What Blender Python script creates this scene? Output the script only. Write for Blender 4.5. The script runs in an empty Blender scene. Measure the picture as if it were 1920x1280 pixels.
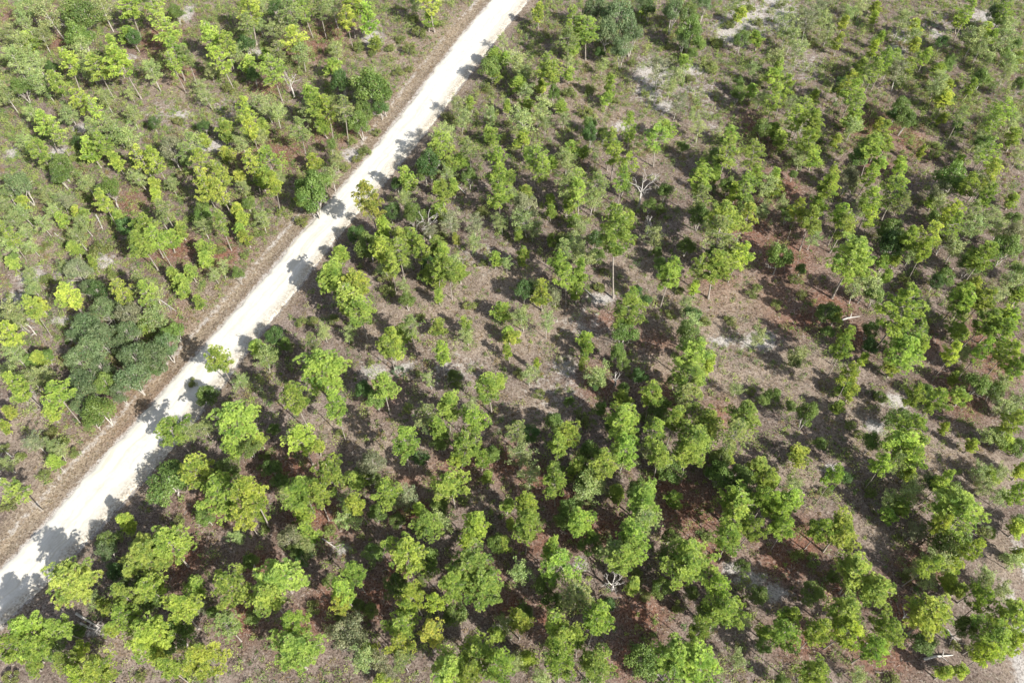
import bpy, math, random
import numpy as np
from mathutils import Vector

# ------------------------------------------------------------------ camera, sky, sun, exposure
scene = bpy.context.scene
C = scene.collection
CAM_H = 86.0
F = 1500.0                       # focal length in pixels of a 1920 wide picture
PITCH = math.radians(54)         # below the horizon
SP, CP = math.sin(PITCH), math.cos(PITCH)
cd = bpy.data.cameras.new('camera')
cam = bpy.data.objects.new('camera', cd)
C.objects.link(cam)
cam.location = (0, 0, CAM_H)
cam.rotation_euler = (math.radians(90) - PITCH, 0, 0)
cd.sensor_width = 36
cd.lens = F / 1920 * 36
cd.clip_end = 6000
cd.clip_start = 1
scene.camera = cam

SUN_EL = math.radians(37)
SUN_DIR = Vector((0.72 * math.cos(SUN_EL), -0.69 * math.cos(SUN_EL), math.sin(SUN_EL))).normalized()
world = bpy.data.worlds.new("World")
scene.world = world
world.use_nodes = True
wn = world.node_tree
bg = wn.nodes['Background']
sky = wn.nodes.new('ShaderNodeTexSky')
sky.sky_type = 'NISHITA'
sky.sun_disc = False
sky.sun_elevation = SUN_EL
sky.sun_rotation = math.atan2(SUN_DIR.x, SUN_DIR.y)
hs = wn.nodes.new('ShaderNodeHueSaturation')
hs.inputs['Saturation'].default_value = .5
wn.links.new(sky.outputs[0], hs.inputs['Color'])
wn.links.new(hs.outputs[0], bg.inputs[0])
bg.inputs[1].default_value = 0.105
sl = bpy.data.lights.new('sun', 'SUN')
sl.energy = 5.0
sl.angle = math.radians(0.5)
sl.color = (1.0, 0.955, 0.87)
so = bpy.data.objects.new('sun', sl)
C.objects.link(so)
so.rotation_euler = SUN_DIR.to_track_quat('Z', 'Y').to_euler()
so.location = (60, -60, 120)
scene.view_settings.view_transform = 'Standard'
scene.view_settings.look = 'None'
scene.view_settings.exposure = 1.22
scene.view_settings.gamma = 1
scene.cycles.max_bounces = 5
scene.cycles.diffuse_bounces = 3
scene.cycles.transparent_max_bounces = 4

random.seed(4)
RNG = np.random.default_rng(11)


def px2w(px, py, h=0.0):
    """photo pixel -> world x, y at height h, and depth along the view axis"""
    u = (px - 960) / F
    v = (py - 640) / F
    z = (CAM_H - h) / (SP + v * CP)
    return u * z, z * (CP - v * SP), z


# ------------------------------------------------------------------ materials
def nmat(name):
    m = bpy.data.materials.new(name)
    m.use_nodes = True
    nt = m.node_tree
    return m, nt, nt.nodes['Principled BSDF'], nt.nodes['Material Output']


def N(nt, t, **kw):
    n = nt.nodes.new(t)
    for k, v in kw.items():
        setattr(n, k, v)
    return n


def mixc(nt, fac, a, b, blend='MIX'):
    n = N(nt, 'ShaderNodeMix', data_type='RGBA', blend_type=blend)
    for i, v in ((0, fac), (6, a), (7, b)):
        if isinstance(v, (int, float)):
            n.inputs[i].default_value = v
        elif isinstance(v, tuple):
            n.inputs[i].default_value = (*v, 1)
        else:
            nt.links.new(v, n.inputs[i])
    return n.outputs[2]


def noise(nt, vec, scale, detail=4, rough=0.6):
    n = N(nt, 'ShaderNodeTexNoise')
    n.inputs['Scale'].default_value = scale
    n.inputs['Detail'].default_value = detail
    n.inputs['Roughness'].default_value = rough
    if vec is not None:
        nt.links.new(vec, n.inputs['Vector'])
    return n.outputs['Fac']


def ramp(nt, fac, a, b):
    n = N(nt, 'ShaderNodeMapRange')
    n.inputs[1].default_value = a
    n.inputs[2].default_value = b
    nt.links.new(fac, n.inputs[0])
    return n.outputs[0]


def math_(nt, op, a, b):
    n = N(nt, 'ShaderNodeMath', operation=op)
    for i, v in ((0, a), (1, b)):
        if isinstance(v, (int, float)):
            n.inputs[i].default_value = v
        else:
            nt.links.new(v, n.inputs[i])
    return n.outputs[0]


def foliage_mat(name, trans=0.4, rough=0.55, spec=0.35):
    m, nt, p, out = nmat(name)
    oi = N(nt, 'ShaderNodeObjectInfo')
    at = N(nt, 'ShaderNodeAttribute', attribute_name='tint')
    sep = N(nt, 'ShaderNodeSeparateColor')
    nt.links.new(at.outputs['Color'], sep.inputs[0])
    lo = mixc(nt, 1.0, oi.outputs['Color'], (.50, .60, .50), 'MULTIPLY')
    hi = mixc(nt, 1.0, oi.outputs['Color'], (1.42, 1.26, 1.15), 'MULTIPLY')
    c = mixc(nt, sep.outputs[0], lo, hi)
    c = mixc(nt, sep.outputs[2], c, (0.10, 0.165, 0.055))
    c = mixc(nt, sep.outputs[1], c, (0.23, 0.15, 0.09))      # dry brown leaves
    nt.links.new(c, p.inputs['Base Color'])
    p.inputs['Roughness'].default_value = rough
    p.inputs['Specular IOR Level'].default_value = spec
    tr = N(nt, 'ShaderNodeBsdfTranslucent')
    tc = mixc(nt, 1.0, c, (1.25, 1.3, 0.7), 'MULTIPLY')
    nt.links.new(tc, tr.inputs['Color'])
    mx = N(nt, 'ShaderNodeMixShader')
    mx.inputs[0].default_value = trans
    nt.links.new(p.outputs[0], mx.inputs[1])
    nt.links.new(tr.outputs[0], mx.inputs[2])
    nt.links.new(mx.outputs[0], out.inputs['Surface'])
    return m


def bark_mat(name, c1, c2, scale=6):
    m, nt, p, out = nmat(name)
    tc = N(nt, 'ShaderNodeTexCoord')
    mp = N(nt, 'ShaderNodeMapping')
    mp.inputs['Scale'].default_value = (1, 1, .3)
    nt.links.new(tc.outputs['Object'], mp.inputs[0])
    f = noise(nt, mp.outputs[0], scale, 5, .7)
    nt.links.new(mixc(nt, ramp(nt, f, .3, .7), c1, c2), p.inputs['Base Color'])
    p.inputs['Roughness'].default_value = .9
    b = N(nt, 'ShaderNodeBump')
    b.inputs['Strength'].default_value = .6
    b.inputs['Distance'].default_value = .03
    nt.links.new(f, b.inputs['Height'])
    nt.links.new(b.outputs[0], p.inputs['Normal'])
    return m


M_NEEDLE = foliage_mat('pine_needles', .40, .5, .4)
M_LEAF = foliage_mat('leaves', .32, .5, .4)
M_COVER = foliage_mat('low_growth', .3, .7, .2)
M_BARK = bark_mat('pine_bark', (.12, .10, .085), (.31, .275, .24))
M_OAKBARK = bark_mat('oak_bark', (.2, .18, .16), (.42, .39, .35))
M_DEAD = bark_mat('bleached_wood', (.24, .225, .21), (.46, .43, .40))


# ------------------------------------------------------------------ mesh helpers
def mesh_np(name, verts, loops, sizes, mat, tint=None, smooth=False):
    """verts (n,3); loops flat index array; sizes per-face loop count; tint (n,2)"""
    me = bpy.data.meshes.new(name)
    nv = len(verts)
    me.vertices.add(nv)
    me.vertices.foreach_set('co', np.asarray(verts, np.float32).ravel())
    me.loops.add(len(loops))
    me.loops.foreach_set('vertex_index', np.asarray(loops, np.int32))
    sizes = np.asarray(sizes, np.int32)
    me.polygons.add(len(sizes))
    st = np.concatenate(([0], np.cumsum(sizes)[:-1])).astype(np.int32)
    me.polygons.foreach_set('loop_start', st)
    me.polygons.foreach_set('loop_total', sizes)
    if smooth:
        me.polygons.foreach_set('use_smooth', np.ones(len(sizes), bool))
    me.update(calc_edges=True)
    if tint is not None:
        a = me.color_attributes.new('tint', 'FLOAT_COLOR', 'POINT')
        d = np.zeros((nv, 4), np.float32)
        d[:, :tint.shape[1]] = tint
        d[:, 3] = 1
        a.data.foreach_set('color', d.ravel())
    me.materials.append(mat)
    return me


class Tubes:
    """tapered bent tubes collected into one mesh"""
    def __init__(s):
        s.v, s.f = [], []

    def add(s, pts, rads, n=6):
        pts = [Vector(p) for p in pts]
        base = len(s.v)
        for i, p in enumerate(pts):
            d = (pts[min(i + 1, len(pts) - 1)] - pts[max(i - 1, 0)]).normalized()
            a = d.orthogonal().normalized()
            b = d.cross(a)
            for k in range(n):
                t = 2 * math.pi * k / n
                s.v.append(p + (a * math.cos(t) + b * math.sin(t)) * rads[i])
        for i in range(len(pts) - 1):
            for k in range(n):
                k2 = (k + 1) % n
                s.f.append((base + i * n + k, base + i * n + k2, base + (i + 1) * n + k2, base + (i + 1) * n + k))
        s.f.append(tuple(base + (len(pts) - 1) * n + k for k in range(n)))

    def mesh(s, name, mat):
        loops = [i for f in s.f for i in f]
        return mesh_np(name, np.array([tuple(v) for v in s.v]), loops, [len(f) for f in s.f], mat, smooth=True)


def unit(rng, n):
    d = rng.normal(size=(n, 3))
    return d / np.linalg.norm(d, axis=1)[:, None]


def needles(rng, cen, axis, per, ln, wd, spread, tint, dry=0.03):
    """needle tufts: per thin triangles at each centre"""
    n = len(cen)
    c = np.repeat(cen, per, 0)
    a = np.repeat(axis, per, 0)
    t = np.repeat(tint, per) + rng.uniform(-.12, .12, n * per)
    d = a + spread * unit(rng, n * per)
    d /= np.linalg.norm(d, axis=1)[:, None]
    s = np.cross(d, unit(rng, n * per))
    s /= np.linalg.norm(s, axis=1)[:, None]
    L = rng.uniform(.7, 1.2, (n * per, 1)) * ln
    W = wd * rng.uniform(.7, 1.2, (n * per, 1))
    v = np.stack((c - s * W * .35, c + d * L * .55 - s * W * .5, c + d * L, c + d * L * .55 + s * W * .5), 1).reshape(-1, 3)
    dr = np.repeat((rng.random(n) < dry).astype(float), per)
    tt = np.repeat(np.stack((np.clip(t, 0, 1), dr * .8), 1), 4, 0)
    return v, tt


def leaves(rng, cen, nrm, size, tint, dry=None):
    n = len(cen)
    a = np.cross(nrm, unit(rng, n))
    a /= np.linalg.norm(a, axis=1)[:, None]
    b = np.cross(nrm, a)
    s = size * rng.uniform(.6, 1.3, (n, 1))
    v = np.stack((cen - a * s, cen - b * s * .55, cen + a * s, cen + b * s * .55), 1).reshape(-1, 3)
    if dry is None:
        dry = np.zeros(n)
    tt = np.repeat(np.stack((np.clip(tint, 0, 1), dry), 1), 4, 0)
    return v, tt


def quads_mesh(name, v, tt, mat):
    return mesh_np(name, v, np.arange(len(v)), np.full(len(v) // 4, 4), mat, tint=tt)


# ------------------------------------------------------------------ prototypes: (trunk mesh, crown mesh), h, R, Lc, hc
def pine_proto(seed, airy=0.0, R=2.35, h=12.6, cb=.50, per=24, nb=34, porous=.86):
    r = random.Random(seed)
    rng = np.random.default_rng(seed)
    T = Tubes()
    bend = [r.uniform(-.25, .25) for _ in range(4)]
    def axis(z):
        t = z / h
        return Vector((bend[0] * t + bend[1] * math.sin(3 * t), bend[2] * t + bend[3] * math.sin(2.5 * t), z))
    T.add([axis(h * k / 9) for k in range(10)], [.082 * (1 - .75 * k / 9) + .010 + (.05 if k == 0 else 0) for k in range(10)], 8)
    zb = h * cb
    cen, ax, ti = [], [], []
    asym = [r.uniform(.6, 1.25) for _ in range(6)]
    for i in range(nb):
        t = (i + r.uniform(-.3, .7)) / nb
        t = min(max(t, 0), .98)
        z = zb + (h - zb) * t * .95
        az = i * 2.39996 + r.uniform(-.5, .5)
        k6 = (az / (2 * math.pi) * 6) % 6
        am = asym[int(k6)] * (1 - k6 % 1) + asym[(int(k6) + 1) % 6] * (k6 % 1)
        prof = (.62 + .38 * math.sin(math.pi * min(t * 1.25 + .05, 1))) * max(1 - t ** 2.4, .02) ** .5
        ln = R * prof * am * r.uniform(.6, 1.1)
        if t < .15 and r.random() < .35:
            ln *= .6
        d = Vector((math.cos(az), math.sin(az), 0))
        p0 = axis(z)
        rise = ln * r.uniform(.12, .45) + t * .5
        p1 = p0 + d * ln * .5 + Vector((0, 0, rise * .25))
        p2 = p0 + d * ln + Vector((0, 0, rise))
        T.add([p0, p1, p2], [.045, .03, .012], 4)
        nl = max(3, int(ln * (4.4 - airy)))
        side = Vector((-d.y, d.x, 0))
        bt = r.uniform(.25, .8)
        for k in range(nl):
            s = .34 + .7 * (k + r.uniform(0, .8)) / nl
            off = side * r.uniform(-.5, .5) * ln * .42
            q = p0 + d * ln * s + off + Vector((0, 0, rise * s * s + r.uniform(-.25, .3)))
            T.add([p0 + d * ln * s * .6 + Vector((0, 0, rise * .2)), q], [.018, .008], 3)
            lr = r.uniform(.16, .42)
            nt = max(3, int((10.5 if airy < .5 else 6.5) * (lr / .27)))
            if r.random() > porous:
                continue
            dd = unit(rng, nt)
            dd[:, 2] = np.abs(dd[:, 2]) * .9 - .15
            cen.append(np.array(q) + dd * lr * rng.uniform(.5, 1, (nt, 1)))
            a = dd + np.array([d.x * .3, d.y * .3, .45])
            ax.append(a / np.linalg.norm(a, axis=1)[:, None])
            ti.append(np.full(nt, bt + r.uniform(-.4, .4)) + rng.uniform(-.4, .4, nt))
    v, tt = needles(rng, np.concatenate(cen), np.concatenate(ax), per, .205, .038, .9, np.concatenate(ti), .02 + .03 * airy)
    return T.mesh('pine_trunk_mesh', M_BARK), quads_mesh('pine_crown_mesh', v, tt, M_NEEDLE), h, R, h * (1 - cb), h * (cb + 1) / 2 + .1


def tree_skeleton(r, T, p, d, L, rad, depth, tips, spread=.6, up=.12):
    q = p + d * L * .5 + Vector((r.uniform(-.06, .06), r.uniform(-.06, .06), 0)) * L
    e = p + d * L
    T.add([p, q, e], [rad, rad * .82, rad * .62], 6 if depth > 2 else 4)
    if depth == 0:
        tips.append((e, d))
        return
    for k in range(r.choice((2, 3, 3)) if depth > 1 else r.choice((2, 3))):
        nd = (d + Vector((r.gauss(0, spread), r.gauss(0, spread), r.gauss(0, spread * .6) + up))).normalized()
        tree_skeleton(r, T, e, nd, L * r.uniform(.62, .85), rad * .58, depth - 1, tips, spread, up)


def broad_proto(seed, R=2.4, h=6.6, zc=.60, nl=26, per=330, size=.11, lump=.34, fill=1.0, oak=False):
    r = random.Random(seed)
    rng = np.random.default_rng(seed)
    T = Tubes()
    cz = h * zc
    Lz = h - cz
    stems = r.choice((1, 2, 3)) if not oak else 2
    tips = []
    for s in range(stems):
        a = r.uniform(0, 6.28)
        d = Vector((math.cos(a) * .25 * (stems > 1), math.sin(a) * .25 * (stems > 1), 1)).normalized()
        tree_skeleton(r, T, Vector((0, 0, -.1)), d, h * .27, .13, 3, tips, .45)
    cen, nr, ti = [], [], []
    lob = [r.uniform(.72, 1.12) for _ in range(7)]
    for i in range(nl):
        u = unit(rng, 1)[0]
        u[2] = abs(u[2]) * 1.15 - .35
        u /= np.linalg.norm(u)
        az = (math.atan2(u[1], u[0]) / 6.2832 * 7) % 7
        am = lob[int(az)] * (1 - az % 1) + lob[(int(az) + 1) % 7] * (az % 1)
        rad = r.uniform(.5, .92) * am
        c = np.array([u[0] * R * rad, u[1] * R * rad, cz + u[2] * Lz * rad])
        T.add([Vector((c[0] * .15, c[1] * .15, cz * .75)), Vector(c * [.6, .6, 1]), Vector(c)], [.05, .03, .012], 4)
        lr = R * lump * r.uniform(.65, 1.15)
        n = int(per * (lr / (R * lump)) ** 2 * fill)
        dd = unit(rng, n)
        dd[:, 2] = dd[:, 2] * .75 + .12
        bump = 1 + .25 * np.sin(dd[:, 0] * 7 + i) * np.sin(dd[:, 1] * 8 + i * 2)
        rr = rng.uniform(.55, 1.0, (n, 1)) ** .5 * bump[:, None]
        cen.append(c + dd * lr * rr)
        nn = dd * .7 + unit(rng, n) * .8 + np.array([0, 0, .35])
        nr.append(nn / np.linalg.norm(nn, axis=1)[:, None])
        ti.append(np.full(n, r.uniform(.2, .75)) + rng.uniform(-.25, .25, n))
    cen = np.concatenate(cen)
    v, tt = leaves(rng, cen, np.concatenate(nr), size, np.concatenate(ti), (rng.random(len(cen)) < .02) * .8)
    return T.mesh('tree_trunk_mesh', M_OAKBARK), quads_mesh('tree_crown_mesh', v, tt, M_LEAF), h, R * .98, Lz * 1.7, cz + Lz * .12


def scrub_proto(seed, R=1.7, h=6.2, dens=34, size=.085):
    """slender open oak: rising grey limbs with small leaf sprays"""
    r = random.Random(seed)
    rng = np.random.default_rng(seed)
    T = Tubes()
    tips = []
    lean = Vector((r.uniform(-.12, .12), r.uniform(-.12, .12), 1)).normalized()
    top = lean * h * .97
    T.add([Vector((0, 0, -.1)), lean * h * .35 + Vector((r.uniform(-.15, .15), 0, 0)), lean * h * .7, top], [.085, .065, .035, .01], 6)
    for i in range(22):
        t = .38 + .6 * i / 22
        az = i * 2.4 + r.uniform(-.6, .6)
        ln = R * (1.1 - .6 * abs(t - .62) / .4) * r.uniform(.5, 1.05)
        p0 = lean * h * t
        d = Vector((math.cos(az), math.sin(az), r.uniform(.25, .9)))
        p1 = p0 + d * ln * .55
        p2 = p1 + Vector((d.x * .5, d.y * .5, d.z * .6)) * ln * .8
        T.add([p0, p1, p2], [.03, .018, .008], 4)
        for s in (.35, .6, .85, 1.05):
            tips.append((p0.lerp(p2, s) + Vector((r.uniform(-.25, .25), r.uniform(-.25, .25), r.uniform(-.15, .25))), r.uniform(.15, .85)))
    tips.append((top, .6))
    cen, nr, ti = [], [], []
    for p, b in tips:
        n = int(dens * r.uniform(.5, 1.5))
        dd = unit(rng, n)
        cen.append(np.array(p) + dd * rng.uniform(.1, .42, (n, 1)))
        nn = unit(rng, n) + np.array([0, 0, .6])
        nr.append(nn / np.linalg.norm(nn, axis=1)[:, None])
        ti.append(b + rng.uniform(-.25, .25, n))
    cen = np.concatenate(cen)
    v, tt = leaves(rng, cen, np.concatenate(nr), size, np.concatenate(ti), (rng.random(len(cen)) < .05) * .7)
    return T.mesh('slender_trunk_mesh', M_OAKBARK), quads_mesh('slender_crown_mesh', v, tt, M_LEAF), h, R * .95, h * .62, h * .67


def shrub_proto(seed, R=.95, h=1.3, nl=13, per=120, size=.06):
    r = random.Random(seed)
    rng = np.random.default_rng(seed)
    T = Tubes()
    cen, nr, ti = [], [], []
    for i in range(nl):
        a = r.uniform(0, 6.28)
        q = math.sqrt(r.random()) * R * .75
        c = np.array([math.cos(a) * q, math.sin(a) * q, h * r.uniform(.35, .8) * (1 - .35 * q / R)])
        T.add([Vector((c[0] * .1, c[1] * .1, -.05)), Vector(c * [.6, .6, .5]), Vector(c)], [.022, .015, .006], 4)
        lr = r.uniform(.22, .4)
        n = int(per * r.uniform(.6, 1.2))
        dd = unit(rng, n)
        cen.append(c + dd * lr * rng.uniform(.3, 1, (n, 1)) ** .5)
        nn = dd * .5 + unit(rng, n) + np.array([0, 0, .4])
        nr.append(nn / np.linalg.norm(nn, axis=1)[:, None])
        ti.append(r.uniform(.2, .8) + rng.uniform(-.25, .25, n))
    cen = np.concatenate(cen)
    cen[:, 2] = np.maximum(cen[:, 2], .03)
    v, tt = leaves(rng, cen, np.concatenate(nr), size, np.concatenate(ti), (rng.random(len(cen)) < .06) * .7)
    return T.mesh('shrub_stem_mesh', M_OAKBARK), quads_mesh('shrub_foliage_mesh', v, tt, M_LEAF), h, R, h, h * .5


PINES = [pine_proto(100 + i, R=[2.35, 2.1, 2.5, 2.2, 2.4, 2.0, 2.3, 2.45][i], h=[12.6, 13.2, 12, 13.4, 11.8, 13.6, 12.5, 12][i],
                    nb=[34, 36, 32, 38, 30, 36, 34, 33][i]) for i in range(8)]
YOUNG = [pine_proto(200 + i, R=1.15, h=5.6, cb=.3, nb=24, per=22) for i in range(4)]
LOOSE = [pine_proto(700 + i, airy=.45, R=1.9, h=11.5, cb=.42, nb=34, per=18, porous=.62) for i in range(6)]
OPENP = [pine_proto(300 + i, airy=.8, R=2.0, h=11.5, cb=.5, nb=32, per=20) for i in range(4)]
BROAD = [broad_proto(400 + i) for i in range(4)]
OAKS = [broad_proto(450 + i, R=2.7, h=6.8, nl=30, lump=.3, per=300, size=.1, oak=True) for i in range(4)]
SCRUB = [scrub_proto(500 + i) for i in range(6)]
SHRUBS = [shrub_proto(600 + i) for i in range(5)]

# ------------------------------------------------------------------ ground
ROAD_L = [(-60, 1135), (0, 1065), (75, 1000), (147, 905), (215, 835), (287, 757), (390, 640), (480, 540), (570, 432), (667, 322), (735, 237), (802, 150), (863, 70), (924, 0), (1010, -110)]
ROAD_R = [(-60, 1240), (0, 1168), (95, 1085), (175, 1000), (255, 915), (320, 840), (385, 762), (472, 645), (552, 545), (640, 432), (737, 322), (806, 237), (872, 150), (932, 70), (990, 0), (1080, -110)]


def polyw(pts):
    return np.array([px2w(*p)[:2] for p in pts])


RL, RR = polyw(ROAD_L), polyw(ROAD_R)
# run the road on past both ends of the picture
def extend(P):
    d0 = P[0] - P[2]; d0 /= np.linalg.norm(d0)
    d1 = P[-1] - P[-4]; d1 /= np.linalg.norm(d1)
    return np.vstack((P[0] + d0 * 400, P[0] + d0 * 30, P, P[-1] + d1 * 60, P[-1] + d1 * 900))


RL, RR = extend(RL), extend(RR)
ya = np.concatenate((np.arange(-400, -10, 12.0), np.arange(-10, 190, .5), np.arange(190, 1100, 14.0)))


def smooth_interp(y, P, k=3):
    acc = 0
    for o in (-4, -2, 0, 2, 4):
        acc = acc + np.interp(y + o, P[:, 1], P[:, 0])
    return acc / 5


def road_x(y):
    return smooth_interp(y, RL), smooth_interp(y, RR)


def wob(x, y, s, seed=0):
    """cheap smooth noise, -1..1"""
    a = seed * 1.7
    return (np.sin(x * s + 1.3 * np.sin(y * s * .7 + a) + a) * np.cos(y * s * 1.1 + 1.7 * np.sin(x * s * .6 - a))
            + .5 * np.sin(x * s * 2.3 + a + 2 * np.sin(y * s * 1.9)) * np.sin(y * s * 2.7 - a)) / 1.5


# patches of bare sand (s), dry grass (t), red pine straw (r), pale grey litter (a): photo px, radius px
PATCH = """s 1225 140 42 34;s 1165 238 20 10;s 1405 35 50 40;s 1460 20 40 45;s 1370 60 40 30;s 1215 175 30 18;s 1680 752 30 16;s 1410 1085 36 16;s 1375 1065 30 12;s 1450 1110 28 18
s 195 490 26 14;s 340 215 26 10;s 110 285 20 12;s 25 285 18 10;s 352 25 12 22;s 120 600 30 9;s 30 560 30 16;s 700 695 26 18;s 1700 70 30 14;s 1755 62 14 10;s 1850 35 40 18;s 1680 95 20 14
s 760 690 18 12;s 1560 880 20 10;s 640 1030 16 12;s 935 1175 12 10;s 1905 1150 14 60;s 1915 1260 18 70;s 1918 1050 12 50;s 1090 1060 16 14;s 185 1180 26 14;s 1300 130 30 14;s 15 605 30 12;s 60 520 30 20;s 660 290 20 14
s 1420 640 40 18;s 1350 640 30 12;s 1245 200 24 14;s 1060 690 26 14;s 1640 800 26 16;s 1130 560 30 12;s 480 100 14 12;s 700 70 22 20;s 160 240 30 10;s 390 275 40 12;s 240 110 20 8
t 1330 610 90 50;t 1480 690 110 45;t 1600 790 90 50;t 1720 870 110 50;t 1400 720 80 40;t 1560 760 60 30;t 800 600 110 60;t 930 520 90 40;t 1000 620 90 60;t 1210 500 100 40;t 1330 830 60 40;t 1500 900 60 40;t 1650 1000 60 30;t 1880 1050 50 60
t 1080 170 90 60;t 1200 250 90 50;t 700 620 60 30;t 640 800 60 30;t 1850 880 60 40;t 1130 220 60 40;t 750 100 80 40;t 830 60 60 50;t 380 580 60 50;t 350 640 30 30;t 290 155 40 20;t 340 180 50 30;t 900 640 70 50
t 100 860 110 60;t 50 800 60 40;t 80 940 60 50;t 250 1200 50 40;t 1010 760 60 40;t 1250 690 50 30;t 60 470 60 30;t 1380 560 80 40;t 740 850 70 50;t 1290 560 60 30;t 1900 1230 40 60;t 1340 700 40 30;t 870 560 60 40
r 1400 420 60 60;r 1470 480 70 60;r 1350 540 60 40;r 1500 600 70 30;r 1420 250 40 40;r 1300 960 80 60;r 1260 920 60 40;r 1200 1150 60 50;r 1180 1230 50 50;r 1320 1030 50 40;r 900 1090 60 40;r 960 1130 40 30;r 700 1120 50 50;r 740 1070 30 40
r 720 730 30 40;r 1120 990 60 40;r 1650 1230 60 40;r 1500 1010 60 50;r 1470 1050 60 50;r 1550 570 60 40;r 1600 630 40 30;r 540 880 70 40;r 600 970 80 50;r 340 1050 50 60;r 330 620 30 60;r 270 720 50 60;r 210 790 50 50
r 620 60 50 40;r 580 90 50 30;r 500 165 40 20;r 520 290 60 40;r 660 245 40 30;r 300 70 50 40;r 340 140 40 20;r 330 470 60 30;r 420 480 50 40;r 240 380 40 30;r 1470 350 40 40;r 1640 240 60 40;r 1700 260 40 40;r 1640 310 40 20;r 1860 660 50 60;r 1800 740 50 50;r 1690 1150 40 50;r 1500 1200 50 40
r 1000 1010 40 40;r 1080 990 50 40;r 1020 1160 30 40;r 620 1130 50 50;r 1120 720 40 40;r 1240 730 40 40;r 1060 940 50 40;r 1000 900 40 40;r 760 900 40 30;r 850 880 60 40;r 950 870 40 40;r 1350 780 30 40;r 780 960 60 30;r 50 30 60 20;r 110 80 30 20;r 600 240 30 30
r 480 1060 40 40;r 400 950 60 40;r 460 1150 50 50;r 560 1180 50 50;r 1450 560 50 50;r 1720 640 50 30;r 1580 1100 60 40;r 1720 1060 50 40;r 1230 640 40 20;r 1130 600 40 20
a 720 700 70 40;a 850 690 80 40;a 1050 730 80 50;a 1300 170 90 50;a 1330 220 40 50;a 1500 120 80 50;a 1760 50 80 40;a 420 210 60 40;a 300 210 60 30;a 130 520 70 40;a 40 600 60 50;a 80 740 80 40;a 900 480 60 40;a 1100 610 70 40;a 1500 240 50 40"""


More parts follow.
